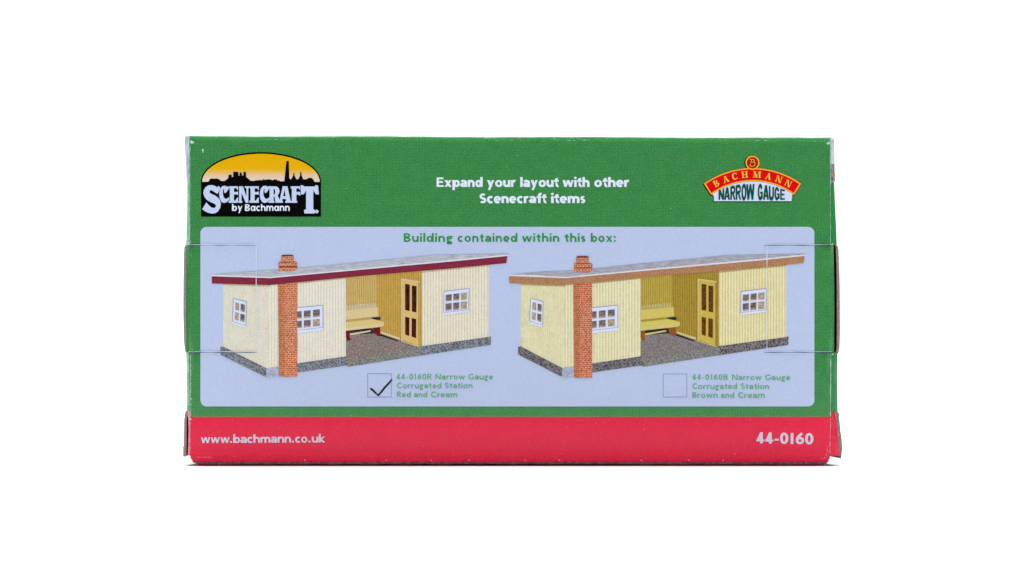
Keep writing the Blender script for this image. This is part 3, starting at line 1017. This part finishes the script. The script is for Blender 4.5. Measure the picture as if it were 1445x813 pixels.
# ------------------------------------------------------------------ townscape logo, left
mb = MB()
cx = 368.3
mb.poly([(283.7, 305.9), (283.7, 256)] + arc(cx, 256.4, 84.7, -41.6, 180, 0, 60) + [(453.0, 256), (453.0, 305.9)], 1.0)
logo = mb.build('townscape_logo', M['black'], carton)
mb = MB()
mb.poly(arc(cx, 256.9, 82.9, -39.8, 180, 0, 60), 3.0)
mb.build('logo_sunset', M['sunset'], logo)
sky = [(284.2, 262), (285.2, 256.7), (294.2, 256.7), (296.9, 252), (302, 252.3), (307, 252.1), (312.5, 255.5), (316.9, 255.5), (322.1, 251.6), (322.5, 246.9), (326.7, 246.2), (327, 249.9), (329, 249.9), (329.3, 242.5),
       (336.2, 242.5), (336.7, 248.2), (338, 247.9), (338.5, 243.5), (340.9, 243.5), (341.6, 247.9), (343.3, 248.2), (343.7, 242.5), (347, 242.5), (347.5, 249.9), (353.7, 255.2), (358.5, 255.5), (359.8, 254.7),
       (365, 254.3), (371.4, 254), (372.3, 251.6), (373.1, 254), (377.2, 253.3), (381.9, 253.3), (384.6, 254.7), (386.7, 253.4), (391, 253.4), (391.4, 255.5), (393.8, 254.3), (395.1, 255.9), (401.2, 256),
       (404.2, 227.3), (407.5, 227.3), (408.3, 251.3), (409.3, 253), (411, 253), (413.6, 247.9), (413.9, 244.6), (415.4, 244.6), (415.6, 247.6), (418.1, 253), (421, 253), (423.5, 247.9), (423.7, 242.8), (425.2, 242.8),
       (425.6, 247.6), (427.9, 253.2), (433.7, 253), (434.4, 251.3), (436.7, 251.1), (440.1, 251.3), (442.7, 254.3), (443.8, 256.8), (451.2, 256.8), (452.4, 262)]
mb = MB()
mb.poly(sky, 5.0)
mb.build('logo_skyline', M['black'], logo)

# slab serif word of the logo, drawn on a fine grid 14.78 to the unit
G = 14.78


def z1(pts):
    return [(280 + x / G, 255 + y / G) for x, y in pts]


def z2(pts):
    return [(365 + x / G, 255 + y / G) for x, y in pts]


mb = MB()
L0 = 7.0
big_s = [(395, 140), (420, 108), (463, 155), (402, 272), (375, 265), (330, 235), (280, 200), (250, 200), (232, 225), (240, 260), (290, 285), (350, 310), (420, 365), (455, 420), (468, 490), (455, 570), (410, 640),
         (350, 680), (280, 688), (200, 668), (130, 635), (80, 595), (165, 455), (200, 495), (250, 545), (310, 572), (350, 565), (368, 530), (355, 495), (310, 470), (250, 445), (180, 405), (130, 345), (105, 270),
         (112, 200), (150, 135), (210, 100), (280, 92), (345, 110)]
mb.poly(z1(big_s), L0)
cap_c = [(600, 125), (555, 105), (500, 115), (462, 160), (440, 230), (435, 300), (448, 380), (485, 445), (530, 468), (590, 450), (636, 405), (650, 365), (635, 345), (600, 375), (565, 380), (530, 350), (512, 290),
         (510, 220), (525, 175), (542, 175), (532, 215), (545, 260), (580, 250), (600, 215), (640, 160), (628, 130)]
mb.poly(z1(cap_c), L0)
mb.poly(z2([(x - 412, y) for x, y in cap_c]), L0)


def cap_e(dx):
    for r in ((655, 118, 742, 462), (632, 118, 828, 158), (742, 236, 826, 288), (632, 416, 828, 462)):
        mb.poly(z1([(x + dx, y) for x, y in rect(*r)]), L0)
    for t in ([(790, 158), (828, 158), (828, 208)], [(770, 416), (810, 352), (828, 352), (828, 416)], [(800, 236), (826, 222), (826, 300), (800, 288)]):
        mb.poly(z1([(x + dx, y) for x, y in t]), L0)


cap_e(0)
cap_e(432)
# N
mb.poly(z1(rect(848, 118, 900, 462)), L0)
mb.poly(z1([(846, 118), (930, 118), (1042, 462), (985, 462)]), L0)
mb.poly(z1(rect(1002, 118, 1042, 462)), L0)
mb.poly(z1(rect(968, 118, 1058, 156)), L0)
mb.poly(z1(rect(838, 422, 914, 462)), L0)
# R
mb.poly(z2(rect(228, 118, 312, 462)), L0)
mb.poly(z2(rect(205, 118, 300, 158)), L0)
mb.poly(z2(rect(205, 424, 328, 462)), L0)
mb.poly(z2([(312, 118), (375, 122), (420, 155), (438, 215), (425, 270), (395, 310), (345, 330), (312, 325), (312, 300), (335, 285), (348, 235), (335, 180), (312, 160)]), L0)
mb.poly(z2([(330, 318), (395, 305), (448, 422), (505, 424), (505, 462), (352, 462)]), L0)
# A
mb.poly(z2([(500, 118), (560, 118), (488, 424), (508, 424), (508, 462), (440, 462), (436, 424)]), L0)
mb.poly(z2([(535, 118), (602, 118), (668, 424), (688, 424), (688, 462), (556, 462), (556, 424), (574, 424)]), L0)
mb.poly(z2(rect(490, 325, 600, 382)), L0)
# F
mb.poly(z2(rect(692, 118, 788, 462)), L0)
mb.poly(z2(rect(668, 118, 866, 160)), L0)
mb.poly(z2(rect(680, 424, 806, 462)), L0)
mb.poly(z2([(788, 236), (850, 232), (872, 240), (872, 305), (845, 310), (820, 288), (788, 290)]), L0)
mb.poly(z2([(835, 160), (866, 160), (866, 204)]), L0)
# T and the small mark
mb.poly(z2([(875, 100), (920, 95), (950, 122), (1165, 122), (1185, 95), (1240, 100), (1258, 285), (1195, 288), (1140, 205), (1140, 600), (1172, 610), (1172, 685), (955, 685), (947, 610), (990, 600), (990, 205), (942, 285), (884, 288)]), L0)
mb.poly(z2(circle(1212, 645, 38, 20)), L0)
mb.build('logo_lettering', M['logo_white'], logo)
mb = MB()
mb.poly(z2(circle(1212, 643, 13, 12)), 9.0)
mb.build('logo_mark', M['line'], logo)
text('logo_byline', [('by', 327.4, 342.4, 297.7), ('B@chm@nn', 345.8, 408.9, 297.7)], M['logo_small'], logo, cap=9.3, w=0.205, X=0.76, layer=7.0, gap=0.09)

# ------------------------------------------------------------------ arched ribbon logo, right
OX, OY = 1061.9, 354.5


def rib(inset, dx=0.0, dy=0.0, n=40):
    ro, ri = 117.4 - inset, 98.6 + inset
    ao = math.radians(35.8) - inset / 108.0
    ai = math.radians(36.4) - inset / 100.0
    top = [(OX + ro * math.sin(lerp(-ao, ao, i / n)) + dx, OY - ro * math.cos(lerp(-ao, ao, i / n)) + dy) for i in range(n + 1)]
    bot = [(OX + ri * math.sin(lerp(ai, -ai, i / n)) + dx, OY - ri * math.cos(lerp(ai, -ai, i / n)) + dy) for i in range(n + 1)]
    return top + bot


def plaque(g, dx=0.0, dy=0.0, n=30):
    ri, ai = 98.8, math.radians(35.0)
    top = [(OX + ri * math.sin(lerp(-ai, ai, i / n)) + dx, OY - ri * math.cos(lerp(-ai, ai, i / n)) + dy) for i in range(n + 1)]
    return top + [(1117.4 + g + dx, 277.4 + dy), (1116.9 + g + dx, 284.0 + g + dy), (1007.4 - g + dx, 284.0 + g + dy), (1007.2 - g + dx, 277.4 + dy)]


mb = MB()
mb.poly(rib(-0.7, -0.7, 0.8), 1.0)
mb.poly(plaque(0.5, -0.6, 0.9), 1.2)
mb.poly(circle(1061.2, 230.4, 10.8, 40), 1.4)
rlogo = mb.build('ribbon_logo', M['black'], carton)
mb = MB()
mb.poly(plaque(0.0), 3.0)
mb.build('logo_plaque', ink('plaque_print', (212, 219, 246), 0.05), rlogo)
mb = MB()
mb.poly(rib(-0.2), 4.0, 2)
mb.poly(rib(0.35), 4.2, 0)
mb.poly(rib(1.7), 5.0, 2)
mb.poly(rib(2.3), 5.4, 1)
mb.build('logo_ribbon', [M['gold'], M['ribbon_red'], M['rust_edge']], rlogo)
mb = MB()
mb.poly(circle(1061.9, 229.8, 10.2, 40), 6.0, 1)
mb.poly(circle(1061.9, 229.8, 9.7, 40), 6.2, 0)
mb.poly(circle(1061.9, 229.8, 8.3, 40), 6.6, 1)
mb.poly(circle(1061.9, 229.8, 7.7, 40), 7.0, 2)
mb.build('logo_roundel', [M['gold'], M['rust_edge'], M['deep_red']], rlogo)
mb = MB()
for dx, dy, mi, ly in ((0.55, 0.45, 1, 8.2), (0, 0, 0, 9.0)):
    def mono(p):
        return [(1061.6 + x + dx, 229.8 + y + dy) for x, y in p]
    mb.poly(ribbon(mono([(-3.4, -4.6), (1.6, -4.6), (3.2, -3.2), (1.8, -1.2), (-0.6, -0.8)]), 0.8), ly, mi)
    mb.poly(ribbon(mono(spline([(-1.4, -4.4), (-1.2, -1.4), (-2.6, 0.6)])), 0.8), ly, mi)
    mb.poly(ribbon(mono(spline([(-0.8, -0.8), (2.8, -0.6), (4.0, 1.8), (2.2, 4.4), (-1.0, 5.0), (-3.4, 3.6), (-2.8, 1.8)])), 0.9), ly, mi)
mb.build('logo_monogram', [M['gold'], M['inside']], rlogo)


def serif(ch):
    """roman capitals with serifs, y up, height 1"""
    o = []
    T, t, sf = 0.24, 0.10, 0.09

    def V(x, w, y0=0.0, y1=1.0, s=True):
        o.append(rect(x - w / 2, y0, x + w / 2, y1))
        if s:
            o.append(rect(x - w / 2 - 0.09, 0, x + w / 2 + 0.09, sf))
            o.append(rect(x - w / 2 - 0.09, 1 - sf, x + w / 2 + 0.09, 1))

    def D(x0, y0, x1, y1, w):
        k = w / 2 * math.hypot(x1 - x0, y1 - y0) / abs(y1 - y0)
        o.append([(x0 - k, y0), (x0 + k, y0), (x1 + k, y1), (x1 - k, y1)])
    if ch == 'B':
        W = 0.78
        V(0.22, T)
        o.append(ribbon([(0.22, 0.95)] + arc(0.40, 0.74, 0.20, 0.21, 90, -90) + [(0.22, 0.53)], [0.1] * 5 + [0.2] * 7 + [0.1] * 5))
        o.append(ribbon([(0.22, 0.51)] + arc(0.42, 0.28, 0.25, 0.23, 90, -90) + [(0.22, 0.05)], [0.1] * 5 + [0.22] * 7 + [0.1] * 5))
    elif ch == 'A':
        W = 0.95
        D(0.16, 0, 0.45, 1, t); D(0.46, 1, 0.74, 0, T)
        o.append(rect(0.26, 0.30, 0.64, 0.39))
        o.append(rect(0.02, 0, 0.32, sf)); o.append(rect(0.56, 0, 0.94, sf))
    elif ch == 'C':
        W = 0.85
        p = arc(0.46, 0.5, 0.34, 0.45, 48, 312, 20)
        o.append(ribbon(p, [0.10 + 0.14 * math.sin(PI * i / 20) for i in range(21)]))
        o.append([(0.66, 0.98), (0.76, 0.98), (0.76, 0.68), (0.70, 0.68)])
        o.append([(0.68, 0.14), (0.76, 0.14), (0.76, 0.32), (0.72, 0.32)])
    elif ch == 'H':
        W = 1.0
        V(0.23, T); V(0.77, T); o.append(rect(0.3, 0.45, 0.7, 0.55))
    elif ch == 'M':
        W = 1.2
        V(0.16, t); V(1.02, T); D(0.22, 1, 0.58, 0.02, T); D(0.58, 0.02, 0.95, 1, t)
    elif ch == 'N':
        W = 1.0
        V(0.17, t); V(0.85, t); D(0.20, 1, 0.80, 0, T)
    return W, o


mb = MB()
for ch, x, y in (('B', 1010.6, 259.2), ('A', 1024.2, 253.2), ('C', 1036.9, 249.0), ('H', 1050.9, 246.6), ('M', 1068.2, 246.4), ('A', 1084.4, 249.0), ('N', 1099.0, 253.0), ('N', 1112.4, 258.9)):
    th = math.atan2(x - OX, OY - y)
    W, polys = serif(ch)
    for dx, dy, mi, ly in ((0.8, 0.75, 1, 6.4), (0, 0, 0, 7.6)):
        mb.k = 0
        for pg in polys:
            q = []
            for px, py in pg:
                a, b = (px - W / 2) * 9.3, -(py - 0.5) * 9.3
                q.append((x + dx + a * math.cos(th) - b * math.sin(th), y + dy + a * math.sin(th) + b * math.cos(th)))
            mb.poly(q, ly, mi)
mb.build('ribbon_lettering', [M['gold'], ink('ribbon_letter_shade', (70, 6, 6), 0.1)], rlogo)


def narrow(ch, w=0.27):
    """condensed block capitals in a unit square; w is the stem as a share of the width"""
    h = w / 2
    o = []
    q = 0.13
    if ch == 'N':
        o += [rect(0, 0, w, 1), rect(1 - w, 0, 1, 1), [(0, 1), (w * 1.15, 1), (1, 0), (1 - w * 1.15, 0)]]
    elif ch == 'A':
        o += [[(0, 0), (w, 0), (0.62, 1), (0.34, 1)], [(1 - w, 0), (1, 0), (0.66, 1), (0.38, 1)], rect(0.2, 0.2, 0.8, 0.2 + q)]
    elif ch == 'R':
        o += [rect(0, 0, w, 1), ribbon([(h, 1 - q / 2), (0.55, 1 - q / 2)] + arc(0.6, 0.72, 0.4 - h, 0.21, 90, -90, 10) + [(h, 0.46)], 0.2),
              [(0.36, 0.5), (0.62, 0.5), (1.02, 0), (1.02 - w, 0)]]
    elif ch == 'O':
        o += [ribbon(arc(0.5, 0.5, 0.5 - h, 0.44, 0, 180, 20), 0.24), ribbon(arc(0.5, 0.5, 0.5 - h, 0.44, 180, 360, 20), 0.24)]
    elif ch == 'W':
        v = 0.19
        o += [[(0, 1), (v, 1), (0.34, 0), (0.34 - v, 0)], [(0.34 - v, 0), (0.34, 0), (0.58, 1), (0.42, 1)], [(0.42, 1), (0.58, 1), (0.66 + v, 0), (0.66, 0)], [(0.66, 0), (0.66 + v, 0), (1, 1), (1 - v, 1)]]
    elif ch == 'G':
        o += [ribbon(arc(0.5, 0.5, 0.5 - h, 0.44, 30, 330, 24), 0.24), rect(1 - w, 0.08, 1, 0.48), rect(0.52, 0.40, 1, 0.40 + q)]
    elif ch == 'U':
        o += [ribbon([(h, 1)] + arc(0.5, 0.34, 0.5 - h, 0.28, 180, 360, 14) + [(1 - h, 1)], 0.26)]
    elif ch == 'E':
        o += [rect(0, 0, w, 1), rect(w, 0, 1, q), rect(w, 1 - q, 1, 1), rect(w, 0.45, 0.9, 0.45 + q)]
    return o


mb = MB()
LET = [('N', 1014.4, 1022.0), ('A', 1022.4, 1030.2), ('R', 1031.0, 1037.8), ('R', 1038.6, 1045.8), ('O', 1046.6, 1053.4), ('W', 1053.4, 1064.8),
       ('G', 1069.6, 1076.4), ('A', 1077.2, 1085.0), ('U', 1085.4, 1092.2), ('G', 1093.2, 1100.0), ('E', 1101.4, 1107.6)]
for dx, dy, mi, ly in ((-0.5, 0.4, 1, 4.4), (0, 0, 0, 5.4)):
    mb.k = 0
    for ch, x0, x1 in LET:
        for pg in narrow(ch):
            q = []
            for u, v in pg:
                x = lerp(x0, x1, u)
                top = 259.9 + ((x - 1061) / 47.0) ** 2 * 8.6
                q.append((x + dx, lerp(281.7, top, v) + dy))
            mb.poly(q, ly, mi)
mb.build('plaque_lettering', [M['bottle'], M['bottle_dark']], rlogo)

# ------------------------------------------------------------------ remaining lettering
text('slogan_lettering', [('Expand', 616.0, 681.2, 263.9), ('your', 687.0, 727.8, 263.9), ('layout', 734.1, 788.5, 263.9), ('with', 793.8, 832.0, 263.9), ('other', 838.5, 887.8, 263.9),
                          ('Scenecraft', 676.4, 771.4, 286.7), ('items', 777.6, 826.2, 286.7)], M['white_ink'], front, cap=13.5, w=0.245, X=0.72, layer=2.0, gap=0.05)
text('web_address_lettering', [('www', 283.6, 324.0, 625.2), ('.', 324.4, 327.4, 625.1), ('bachmann', 329.0, 410.8, 625.1, {'base2': 624.6}), ('.', 412.0, 415.0, 624.7),
                               ('co', 416.6, 433.8, 624.6), ('.', 435.2, 438.3, 624.5), ('uk', 440.0, 458.6, 624.4)], M['pink_white'], red, cap=11.6, w=0.20, X=0.70, layer=2.0, gap=0.06)
text('item_number_lettering', [('44-0160', 1067.4, 1147.8, 625.6, {'base2': 627.2})], M['pink_white'], red, cap=15.6, w=0.225, X=0.70, layer=2.0, gap=0.08)

# ------------------------------------------------------------------ white sweep
mb = MB()
prof = [(-0.9, 0.0), (-0.5, 0.0), (0.0, 0.0), (0.6, 0.0), (1.0, 0.0)]
for i in range(1, 13):
    a = i / 12 * PI / 2
    prof.append((1.0 + 0.6 * math.sin(a), 0.6 * (1 - math.cos(a))))
prof += [(1.6, 1.2), (1.6, 2.2)]
mb.grid([[(-2.2, y, z), (0, y, z), (2.2, y, z)] for y, z in prof])
k = NT('white_seamless_paper')
bk = mb.build('backdrop', k.done(k.grain(k.rgb((240, 242, 244)), 0.01, 6), 0.8, 0.2), None, True)
bk['kind'] = 'structure'

# ------------------------------------------------------------------ light
w = bpy.data.worlds.new('World')
SC.world = w
w.use_nodes = True
w.node_tree.nodes['Background'].inputs[0].default_value = (0.93, 0.97, 1.0, 1)
w.node_tree.nodes['Background'].inputs[1].default_value = 0.03


def area(name, loc, target, size, power, col=(1, 1, 1), sy=None):
    d = bpy.data.lights.new(name, 'AREA')
    d.shape = 'RECTANGLE'
    d.size = size
    d.size_y = sy or size
    d.energy = power
    d.color = col
    o = bpy.data.objects.new(name, d)
    C.objects.link(o)
    o.location = loc
    o.rotation_euler = (Vector(target) - Vector(loc)).to_track_quat('-Z', 'Y').to_euler()
    return o


area('overhead_softbox', (0, -0.1, 1.3), (0, -0.1, 0), 1.8, 32.0, (1, 1, 1), 1.0)
area('backdrop_lamp', (0, 0.7, 1.7), (0, 1.3, 0.0), 2.0, 28.0, (1, 1, 1), 0.6)
for sx in (-1, 1):
    area('key_softbox', (sx * 1.0, -1.0, 0.85), (0, 0, 0.05), 0.7, 0.9, (1, 1, 1), 0.7)

for sx in (-1, 1):  # added fill lamps, lighten the floor shadow at the carton's sides
    area('side_fill_lamp', (sx * 1.1, 0.06, 0.42), (sx * 0.12, 0.03, 0.0), 0.6, 1.6, (1, 1, 1), 0.6)

# ------------------------------------------------------------------ camera
cd = bpy.data.cameras.new('Camera')
cam = bpy.data.objects.new('Camera', cd)
C.objects.link(cam)
cam.location = (0, -CAM, (GY - CY) * S)
cam.rotation_euler = (math.radians(90), 0, 0)
cd.sensor_width = 36
cd.lens = 36 * CAM / (1445 * S)
cd.clip_start = 0.01
cd.clip_end = 50
SC.camera = cam

SC.view_settings.view_transform = 'Standard'
SC.view_settings.look = 'None'
SC.view_settings.exposure = 0
SC.view_settings.gamma = 1
SC.cycles.use_denoising = True
SC.cycles.max_bounces = 8
